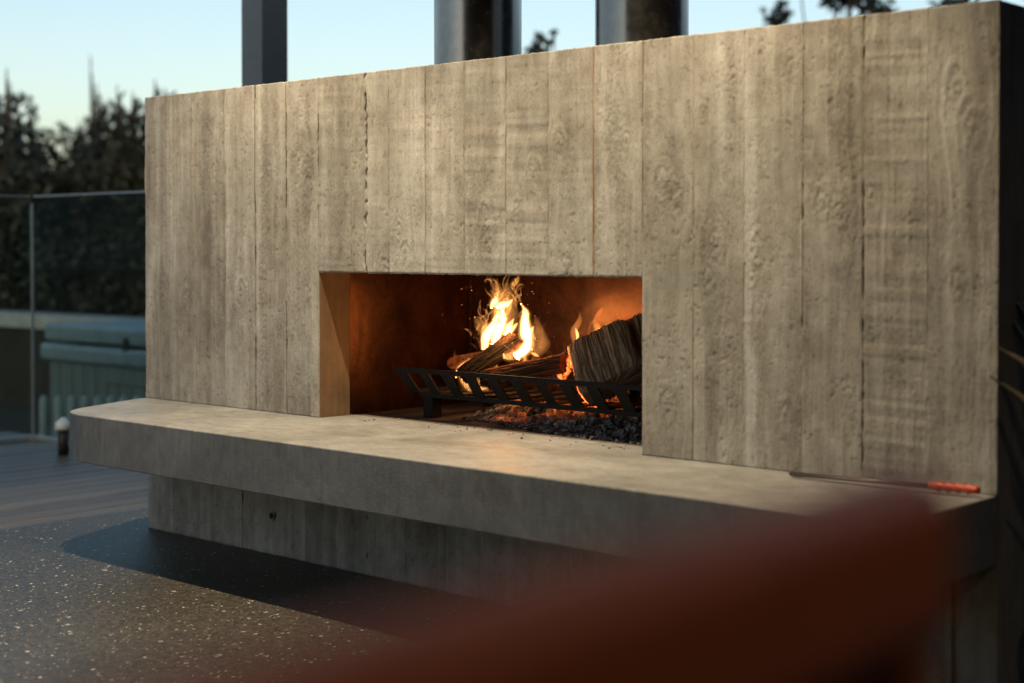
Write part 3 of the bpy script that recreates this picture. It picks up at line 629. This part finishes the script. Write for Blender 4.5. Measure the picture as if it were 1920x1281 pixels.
# grate
g = thing('fire_grate', (1.85, .35, 0), 'black iron fire grate with slanted front slats holding the logs', 'grate')
TY, TZ, BY, BZ = .205, .170, .270, .080; gx0, gx1 = px(742, 692, 1, TY).x, 2.43
MB().bar((gx0, TY, TZ), (gx1, TY, TZ), .014, .016).build('top_bar', M['iron'], g, bevel=.002)
MB().bar((gx0+.06, BY, BZ), (gx1, BY, BZ), .016, .016).build('bottom_bar', M['iron'], g, bevel=.002)
MB().bar((gx0+.06, .62, BZ), (gx1, .62, BZ), .016, .016).build('rear_bar', M['iron'], g, bevel=.002)
MB().bar((gx0+.06, .70, TZ), (gx1, .70, TZ), .014, .014).build('rear_top_bar', M['iron'], g, bevel=.002)
k = 0; xx = gx0+.03
while xx < gx1-.02:
    jx = random.uniform(-.006, .006); MB().bar((xx+jx, TY+.004, TZ-.004), (xx+.005-jx*.6, BY-.002, BZ+.004), random.uniform(.044, .054), .006, Vector((0, 1, 1))).build('front_slat', M['iron'], g)
    MB().bar((xx+.005, BY, BZ+.010), (xx+.005, .63, BZ+.010), .05, .006).build('floor_slat', M['iron'], g)
    xx += .108; k += 1
for lx in (gx0+.10, gx1-.10):
    for ly in (BY+.02, .6):
        MB().bar((lx, ly, -.002), (lx, ly, BZ-.004), .045, .05, Vector((0, 1, 0))).build('leg', M['iron'], g, bevel=.003)

# ash bed
nx, ny = 150, 70; X, Y = np.meshgrid(np.linspace(1.36, 2.46, nx), np.linspace(.20, .68, ny))
front = .325 - .12*sstep(1.45, 2.1, X) + .04*(fbm(X*9, X*0, 5)-.5)
hh = sstep(0, .13, Y-front)*sstep(1.40, 1.62, X+(fbm(Y*20, Y*0, 2)-.5)*.1)*.05*(1-.35*sstep(.5, .68, Y)); rough = (np.abs(fbm(X*42, Y*42, 8, 4)-.5)*2)*.03 + (fbm(X*14, Y*14, 9)-.5)*.024
Z = hh*(1+.0) + rough*np.clip(hh*30, 0, 1) - .008 + .006*np.clip(hh*40, 0, 1)
V = np.stack([X.ravel(), Y.ravel(), Z.ravel()], 1); F = [(j*nx+k, j*nx+k+1, (j+1)*nx+k+1, (j+1)*nx+k) for j in range(ny-1) for k in range(nx-1)]
o = props(mobj('ash_bed', V.tolist(), F, M['ash'], smooth=False), 'grey and black ash bed with glowing embers under the grate', 'ash', kind='stuff')
em = np.clip(sstep(.30, .40, Y)*(1-sstep(.58, .68, Y))*sstep(1.5, 1.62, X)*(1-sstep(1.95, 2.35, X))*sstep(.36, .58, fbm(X*8, Y*8, 21)), 0, 1)
at = o.data.attributes.new('ember', 'FLOAT', 'POINT'); at.data.foreach_set('value', em.ravel().astype(np.float32))
cm = MB(); rs = np.random.RandomState(5); embv = []
for k in range(1560):
    x = rs.uniform(1.46, 2.46); f0 = .325-.12*float(sstep(1.45, 2.1, x)); y = f0 + abs(rs.normal(0, .11))-.015
    if k >= 1500: x = rs.uniform(1.25, 2.45); y = rs.uniform(.03, .24)
    if y > .66: continue
    j = min(ny-1, max(0, int((y-.20)/.48*(ny-1)))); i_ = min(nx-1, int((x-1.36)/1.1*(nx-1))); z = max(0, Z[j, i_]); s = rs.uniform(.003, .011)*(1.3 if y > f0+.05 else .8)*(.45 if k >= 1500 else 1)
    R = Matrix.Rotation(rs.uniform(0, 6.3), 3, 'Z') @ Matrix.Rotation(rs.uniform(-.9, .9), 3, 'X'); n0 = len(cm.V)
    pts = [(-1,-.7,-.5),(1,-.6,-.4),(.9,.8,-.5),(-.8,.7,-.4),(-.7,-.5,.5),(.8,-.6,.4),(.7,.6,.6),(-.9,.5,.4)]
    e = rs.uniform(1, 2.3)
    cm.add([Vector((x, y, z+s*.4)) + R @ Vector((p_[0]*s*e, p_[1]*s*rs.uniform(.6, 1), p_[2]*s)) for p_ in pts], [(0,3,2,1),(4,5,6,7),(0,1,5,4),(1,2,6,5),(2,3,7,6),(3,0,4,7)])
    embv += [float(em[j, i_])*rs.uniform(0, .9)]*8
o = props(cm.build('charcoal_fragments', M['ash']), 'crumbled charcoal fragments strewn over the ash bed and firebox floor', 'charcoal', kind='stuff')
at = o.data.attributes.new('ember', 'FLOAT', 'POINT'); at.data.foreach_set('value', embv)
# flying sparks
sm_ = NT('spark'); e_ = sm_.n('ShaderNodeEmission'); e_.inputs[0].default_value = (1, .3, .07, 1); e_.inputs[1].default_value = 3.0; sm_.l(e_.outputs[0], sm_.out.inputs[0])
sp = MB()
for k in range(70):
    q = P(rs.normal(965, 75), rs.uniform(530, 690), rs.uniform(.35, .72)); s = rs.uniform(.0006, .0016); d = Vector((rs.uniform(-1, 1), 0, rs.uniform(-.3, 1)))*s*1.6
    sp.add([q-d, q+Vector((s, 0, 0)), q+Vector((0, s, 0)), q-Vector((s, 0, 0)), q-Vector((0, s, 0)), q+d], [(0,2,1),(0,3,2),(0,4,3),(0,1,4),(5,1,2),(5,2,3),(5,3,4),(5,4,1)])
props(sp.build('sparks', sm_.m), 'tiny orange sparks drifting around the tall flame', 'sparks', kind='stuff')

# poker on the hearth
pk = thing('fire_poker', (3.3, -.05, 0), 'fire poker with orange red grip lying on hearth against the wall', 'poker')
a_ = px(1481, 888, 2, .008); b_ = px(1752, 910, 2, .018); c_ = px(1836, 920, 2, .018)
MB().tube([a_, a_.lerp(b_, .5)+Vector((0, 0, .001)), b_], .005, 10).build('rod', M['rod'], pk, smooth=True)
MB().tube([a_+Vector((.02, -.018, 0)), a_.lerp(b_, .5)+Vector((0, -.012, 0)), b_+Vector((-.02, -.004, 0))], .0035, 8).build('rod', M['rod'], pk, smooth=True)
gp = [b_.lerp(c_, t) for t in np.linspace(-.1, 1, 16)]
MB().tube(gp, [.011+.0022*math.cos(i*2.1) if 0 < i < 15 else .009 for i in range(16)], 16).build('grip', M['orange'], pk, smooth=True)

# ================================================================== LEFT SIDE: glass, spa, wall
GT = px(62, 370, 0, GC.x).z
gb = thing('glass_balustrade', (GC.x, GC.y, FLOOR), 'frameless glass balustrade panels meeting at a corner left of the fireplace', 'balustrade')
MB().box((GC.x+.02, GC.y-.006, FLOOR+.03), (-.62, GC.y+.006, GT)).build('glass_panel', M['glass'], gb)
MB().box((GC.x-.006, -2.4, FLOOR+.03), (GC.x+.006, GC.y-.02, GT)).build('glass_panel', M['glass'], gb)
MB().box((GC.x+.02, GC.y-.0075, GT+.0005), (-.62, GC.y+.0075, GT+.009)).build('top_edge', M['alu'], gb)
MB().box((GC.x-.0075, -2.4, GT+.0005), (GC.x+.0075, GC.y-.02, GT+.009)).build('top_edge', M['alu'], gb)
MB().box((GC.x+.006, GC.y-.018, FLOOR+.03), (GC.x+.022, GC.y-.008, GT-.03)).build('edge_strip', M['alu'], gb)
MB().box((GC.x-.03, GC.y-.05, GT-.03), (GC.x+.06, GC.y+.02, GT-.008)).build('corner_clamp', M['clamp'], gb)
MB().box((GC.x+.02, GC.y-.018, FLOOR), (-.62, GC.y+.018, FLOOR+.03)).build('base_channel', M['alu'], gb)
MB().box((GC.x-.018, -2.4, FLOOR), (GC.x+.018, GC.y-.02, FLOOR+.03)).build('base_channel', M['alu'], gb)
# spa
TY2 = 2.15; s0 = px(84, 700, 1, TY2); zt = px(80, 606, 1, TY2).z; zb = px(85, 836, 1, TY2).z; zm = px(110, 641, 1, TY2).z; zs = px(78, 672, 1, TY2).z
zb = min(zb, -.98+.001) if False else -.98
tx0, tx1 = s0.x, s0.x+2.1
sp_ = thing('hot_tub', ((tx0+tx1)/2, TY2+1, zb), 'hot tub with folded grey green cover behind the glass', 'hot tub')
MB().box((tx0+.03, TY2+.04, zb), (tx1-.03, TY2+2.06, zs+.02)).build('cabinet', M['clamp'], sp_)
x = tx0+.03; bwid = .145; q = 0
while x < tx1-.1:
    MB().box((x+.006, TY2+.018, zb+.03), (x+bwid-.006, TY2+.0395, zs)).build('cladding_board', M['clad'], sp_, bevel=.004); x += bwid; q += 1
for yy in np.arange(TY2+.05, TY2+1.9, .15):
    MB().box((tx0+.008, yy, zb+.03), (tx0+.0295, yy+.138, zs)).build('cladding_board', M['clad'], sp_, bevel=.004)
MB().box((tx0+.75, TY2+.005, zs-.13), (tx0+1.35, TY2+.0175, zs-.02)).build('access_panel', M['clad'], sp_, bevel=.006)
MB().box((tx0-.03, TY2-.03, zs-.01), (tx1+.03, TY2+2.1, zm-.012)).build('lower_cover', M['vinyl'], sp_, bevel=.035, seg=4)
MB().box((tx0+.0, TY2-.01, zm+.004), (tx1, TY2+1.05, zt)).build('folded_cover', M['vinyl'], sp_, bevel=.03, seg=4)
MB().box((tx0+1.0, TY2-.025, zs+.03), (tx0+1.05, TY2-.012, zm+.06)).build('cover_strap', M['clamp'], sp_)
for k, xs in enumerate((82, 110, 135, 160, 185, 208, 232, 257)):  # solid uprights standing in for pale columns in the glass
    a0 = px(xs, 742, 1, 1.62); lab = ('leftmost', 'second from left', 'third from left', 'fourth from left', 'fourth from right', 'third from right', 'second from right', 'rightmost')[k] + ' pale upright column in the row at the foot of the hot tub'
    st = props(MB().tube([(a0.x, 1.62, -1.0), (a0.x, 1.62, a0.z-.02), (a0.x, 1.62, a0.z)], [.028, .028, .012], 12).build('upright_column', M['column'], None, smooth=True), lab, 'column', 'pale columns in front of the hot tub')
# path light
bl = px(119, 852, 2, FLOOR)
pl = thing('path_light', (bl.x, bl.y, FLOOR), 'small bollard path light with white cap just left of the hearth', 'path light')
zt2 = px(119, 790, 1, bl.y).z
MB().tube([(bl.x, bl.y, FLOOR), (bl.x, bl.y, zt2-.045)], .03, 16).build('stem', M['clamp'], pl, smooth=True)
MB().tube([(bl.x, bl.y, zt2-.044), (bl.x, bl.y, zt2-.01), (bl.x, bl.y, zt2+.02)], [.045, .042, .012], 20).build('cap', M['white'], pl, smooth=True)
# low garden wall
wA = px(0, 586, 1, 4.6)
gw = thing('garden_wall', (-8, 4.7, -1), 'low dark garden wall with pale capping behind the hot tub', 'wall')
MB().box((-16, 4.62, -1.0), (1.5, 4.85, wA.z-.145)).build('wall_body', M['soil'], gw)
for k in range(14):
    MB().box((-16+k*1.25+.004, 4.56, wA.z-.145), (-16+(k+1)*1.25-.004, 4.95, wA.z-.004*random.random())).build('coping_stone', M['cap'], gw, bevel=.012)

# ================================================================== PLANTS
def leaf_mesh(blobs, N, size, seed, elong=2.2, droop=0.0):
    r = np.random.RandomState(seed); w = np.array([b_[3]*b_[4]*b_[3] for b_ in blobs]); w /= w.sum(); ch = r.choice(len(blobs), N, p=w)
    B = np.array(blobs)[ch]; u = r.normal(size=(N, 3)); u /= np.linalg.norm(u, axis=1)[:, None]; rad = r.uniform(.25, 1.08, N)**.6
    C = B[:, :3] + u*rad[:, None]*B[:, [3, 3, 4]]
    d = r.normal(size=(N, 3)) + u*.8 + np.array([0, 0, .5-droop]); d /= np.linalg.norm(d, axis=1)[:, None]
    s = np.cross(d, r.normal(size=(N, 3))); s /= np.linalg.norm(s, axis=1)[:, None]; sz = size*r.uniform(.5, 1.3, N)[:, None]
    V = np.stack([C-d*sz*.5, C+s*sz*.5/elong, C+d*sz*.5, C-s*sz*.5/elong], 1).reshape(-1, 3)
    return V.tolist(), [(4*i, 4*i+1, 4*i+2, 4*i+3) for i in range(N)]
def shrub(name, base, blobs, N, size, seed, mat, label, cat, group=None, spires=(), lower=()):
    t = thing(name, base, label, cat, group); base = Vector(base); bl_ = [(base.x+a, base.y+b_, base.z+c, r1, r2) for a, b_, c, r1, r2 in blobs]
    for (a, b_, z0, z1, w) in spires:
        for q in np.linspace(0, 1, 7): bl_.append((base.x+a+.05*math.sin(q*5), base.y+b_, base.z+z0+(z1-z0)*q, w*.62*(1.05-q), w*.6))
    V, F = leaf_mesh(bl_, N, size, seed)
    if lower:
        V2, F2 = leaf_mesh([(base.x+a, base.y+b_, base.z+c, r1, r2) for a, b_, c, r1, r2 in lower], 4000, size, seed+500)
        F = F + [tuple(i+len(V) for i in f) for f in F2]; V = V + V2
    mobj('crown', V, F, mat, t)
    st = MB(); rr = random.Random(seed)
    st.tube([base, base+Vector((.03, .02, blobs[0][2]*.6)), base+Vector(blobs[0][:3])], [.07, .05, .025], 7)
    for q in bl_[1:]:
        st.tube([base+Vector((0, 0, blobs[0][2]*.4)), (base+Vector(q[:3]))*.5+Vector((0, 0, .05)), Vector(q[:3])], [.03, .02, .008], 5)
    st.build('trunk', M['bark'], t); return t
def gz(x, y): return float(-0.98 + 2.0*sstep(5, 18, np.array(y)))
def place(xp, D):
    q = pxd(xp, 463, D); return (q.x, q.y, gz(q.x, q.y)-.05)
def zpx(yp, D): return CAM.z + (463-yp)/FPX*D
SH = [ # photo x, distance, top y, half width m, spires, label
 (-10, 12.5, 205, .62, ((.25, 0, .1, .33, .07), (.05, 0, .1, .2, .08)), 'dark leafy shrub with thin upright shoots at far left behind the glass'),
 (60, 14.0, 225, .5, ((0, 0, 0, .25, .06), (-.2, 0, 0, .12, .05)), 'dark low shrub next to the far left shrub, one thin shoot above it'),
 (125, 13.0, 330, .5, (), 'low dark shrub under the blue hill gap'),
 (175, 15.0, 205, .34, ((0, 0, .05, .55, .07), (.12, 0, 0, .25, .07)), 'slender dark shrub whose single tall shoot stands highest on the left'),
 (225, 13.5, 195, .5, ((0, 0, 0, .18, .09), (.25, 0, 0, .1, .1)), 'broad dark bush with ragged feathery top left of the concrete wall'),
 (290, 13.0, 178, .5, ((.05, 0, 0, .14, .1), (.2, 0, 0, .05, .1)), 'dark bush whose top just shows above left end of the concrete wall'),
 (30, 13.6, 290, .75, (), 'low dark bush in front, behind left of the garden wall'),
 (170, 13.4, 330, .75, (), 'low dark bush in front, behind the hot tub'),
 (265, 13.2, 270, .6, (), 'low dark bush in front, beside left edge of the concrete wall')]
for k, (xp, D, yt, hw, spi, lab) in enumerate(SH):
    D *= 1.42; hw *= 1.4; spi = [tuple(v*1.4 for v in q) for q in spi]
    bs = place(xp, D); H = zpx(yt, D)-bs[2]; rr = random.Random(k+3); blobs = [(0, 0, H*.55, hw*.9, H*.42)]
    for j in range(9):
        f = rr.uniform(.12, .95); blobs.append((rr.uniform(-.95, .95)*hw, rr.uniform(-.5, .5)*hw, H*f, hw*rr.uniform(.28, .5), H*rr.uniform(.08, .16)))
    shrub('dark_shrub', bs, blobs, 6500, .115, k+40, M['leaf0'] if k % 3 else M['leaf1'], lab, 'shrub', 'shrubs on the bank left of the fireplace', [(a, b_, H+z0-.1, H+z1, w) for a, b_, z0, z1, w in spi])
for (xp, D, yt, yb, hw, lab, N, seed) in ((1590, 17, -60, 26, .52, 'dark leafy treetop above right part of the concrete wall', 700, 91), (1452, 18, 8, 60, .2, 'small sprig topped tree left of the larger treetop above the wall', 160, 92),
                                          (1012, 16, 62, 110, .16, 'faint treetop showing between the two flue pipes', 130, 93), (1790, 17, -10, 12, .25, 'treetop barely showing above the far right of the wall', 150, 95)):
    q = pxd(xp, 463, D); bs = (q.x, q.y, -1.0); zt_ = zpx(yt, D)+1; zb_ = zpx(yb, D)+1; rr = random.Random(seed); zmid = (zt_+zb_)/2
    blobs = [(0, 0, zmid, hw*.6, (zt_-zb_)*.4)] + [(rr.uniform(-1, 1)*hw, rr.uniform(-1, 1)*hw, rr.uniform(zb_, zt_), hw*.32, hw*.26) for _ in range(8)]
    blobs += [(rr.uniform(-1, 1)*hw, rr.uniform(-1, 1)*hw, zb_-rr.uniform(.2, 1.2), hw*.6, .3) for _ in range(5)]
    low = [(rr.uniform(-.6, .6), rr.uniform(-.6, .6), zb_-rr.uniform(1.1, 2.4), .5, .42) for _ in range(9)]
    shrub('background_tree', bs, blobs, N*3, .15, seed, M['leaf1'], lab, 'tree', 'treetops behind the wall', lower=low)

# spiky plant beside the right end
pc = Vector((3.93, .02, FLOOR))
sp2 = thing('spiky_plant', pc, 'dry spiky leaved plant in dark pot at right end of the fireplace', 'plant')
V = []; F = []; prof = [(.13, 0), (.17, .12), (.2, .34), (.205, .36), (.185, .36), (.18, .32)]; ns = 28
for r, z in prof:
    for k in range(ns): a = 2*math.pi*k/ns; V.append((pc.x+r*math.cos(a), pc.y+r*math.sin(a), pc.z+z))
for j in range(len(prof)-1): F += [(j*ns+k, j*ns+(k+1) % ns, (j+1)*ns+(k+1) % ns, (j+1)*ns+k) for k in range(ns)]
F.append(tuple((len(prof)-1)*ns+k for k in range(ns))); mobj('pot', V, F, M['pot'], sp2, smooth=True)
def blade(A, B, up, w, name='leaf', tilt=.9):
    A = Vector(A); B = Vector(B); m = MB(); V = []; N_ = 9
    side = (B-A).cross(Vector((0, 0, 1))).normalized(); side = (side*math.cos(tilt)+Vector((0, 0, 1))*math.sin(tilt)).normalized()
    for i in range(N_+1):
        t = i/N_; p_ = A.lerp(B, t)+Vector((0, 0, up*math.sin(math.pi*t*.8))); ww = w*(math.sin(math.pi*min(1, .25+t*.75))**.8)*(1-t*.2)+.0005
        V += [p_-side*ww, p_-Vector((0, 0, ww*.5)), p_+side*ww, p_+Vector((0, 0, .004))]
    F = [(i*4+k, i*4+(k+1) % 4, i*4+4+(k+1) % 4, i*4+4+k) for i in range(N_) for k in range(4)]
    m.add(V, F); return m.build(name, M['plant'], sp2, smooth=True)
heart = pc+Vector((0, 0, .42))
t1 = px(1868, 684, 1, -.07); t2 = px(1855, 729, 1, -.10)
blade(heart+Vector((0, 0, .12)), t1, .07, .028); blade(heart+Vector((0, 0, .05)), t2, .05, .026)
for tx, ty, yy in ((1893, 552, .12), (1901, 546, .16), (1908, 566, .1), (1917, 548, .2), (1886, 590, .1)): blade(heart+Vector((-.03, 0, .0)), px(tx, ty, 1, yy), .02, .04, tilt=.2)
rr = random.Random(4)
for k in range(14):
    a = rr.uniform(0, 2*math.pi); le = rr.uniform(.2, .34); hz = rr.uniform(.2, .45)
    e = heart+Vector((math.cos(a)*le, math.sin(a)*le, hz))
    if e.x < 3.72: e.x = 3.72+rr.uniform(0, .1)
    blade(heart+Vector((math.cos(a)*.03, math.sin(a)*.03, rr.uniform(-.05, .1))), e, .08, rr.uniform(.016, .028))

# ================================================================== FOREGROUND CHAIR
r1 = px(1725, 866, 2, .49); r0 = px(640, 1195, 2, .49)
X0 = (r0.x+r1.x)/2; ya, yb = r0.y-.10, r1.y
ch = thing('armchair', (X0-.25, (ya+yb)/2, FLOOR), 'blurred rust leather chair back close in the foreground', 'chair')
def rbar(a, b, w, h, name, mat, bev): return MB().bar(a, b, w, h).build(name, mat, ch, bevel=bev, seg=4)
rbar((r0.x, r0.y-.10, .445), (r1.x, r1.y, .445), .05, .085, 'back_rail', M['leather'], .02)
dirv = Vector((r1.x-r0.x, r1.y-r0.y, 0)).normalized()
for e in (Vector((r0.x, r0.y-.06, 0)), Vector((r1.x, r1.y, 0))-dirv*.03):
    rbar((e.x-.03, e.y, FLOOR), (e.x, e.y, .43), .032, .032, 'rear_leg', M['leather'], .006)
    rbar((e.x-.52, e.y, FLOOR), (e.x-.5, e.y, -.1), .032, .032, 'front_leg', M['leather'], .006)
    rbar((e.x-.5, e.y, -.1), (e.x-.01, e.y, -.08), .05, .03, 'armrest', M['leather'], .008)
pA = Vector((r0.x-.004, r0.y-.05, 0)); pB = Vector((r1.x-.004, r1.y, 0))-dirv*.05
mobj('back_panel', [(pA.x-.008, pA.y, .02), (pB.x-.008, pB.y, .02), (pB.x-.008, pB.y, .43), (pA.x-.008, pA.y, .43), (pA.x+.008, pA.y, .02), (pB.x+.008, pB.y, .02), (pB.x+.008, pB.y, .43), (pA.x+.008, pA.y, .43)],
     [(0,3,2,1),(4,5,6,7),(0,1,5,4),(1,2,6,5),(2,3,7,6),(3,0,4,7)], M['darkleather'], ch)
MB().box((X0-.5, ya+.05, -.14), (X0-.02, yb-.03, -.06)).build('seat', M['darkleather'], ch, bevel=.02)
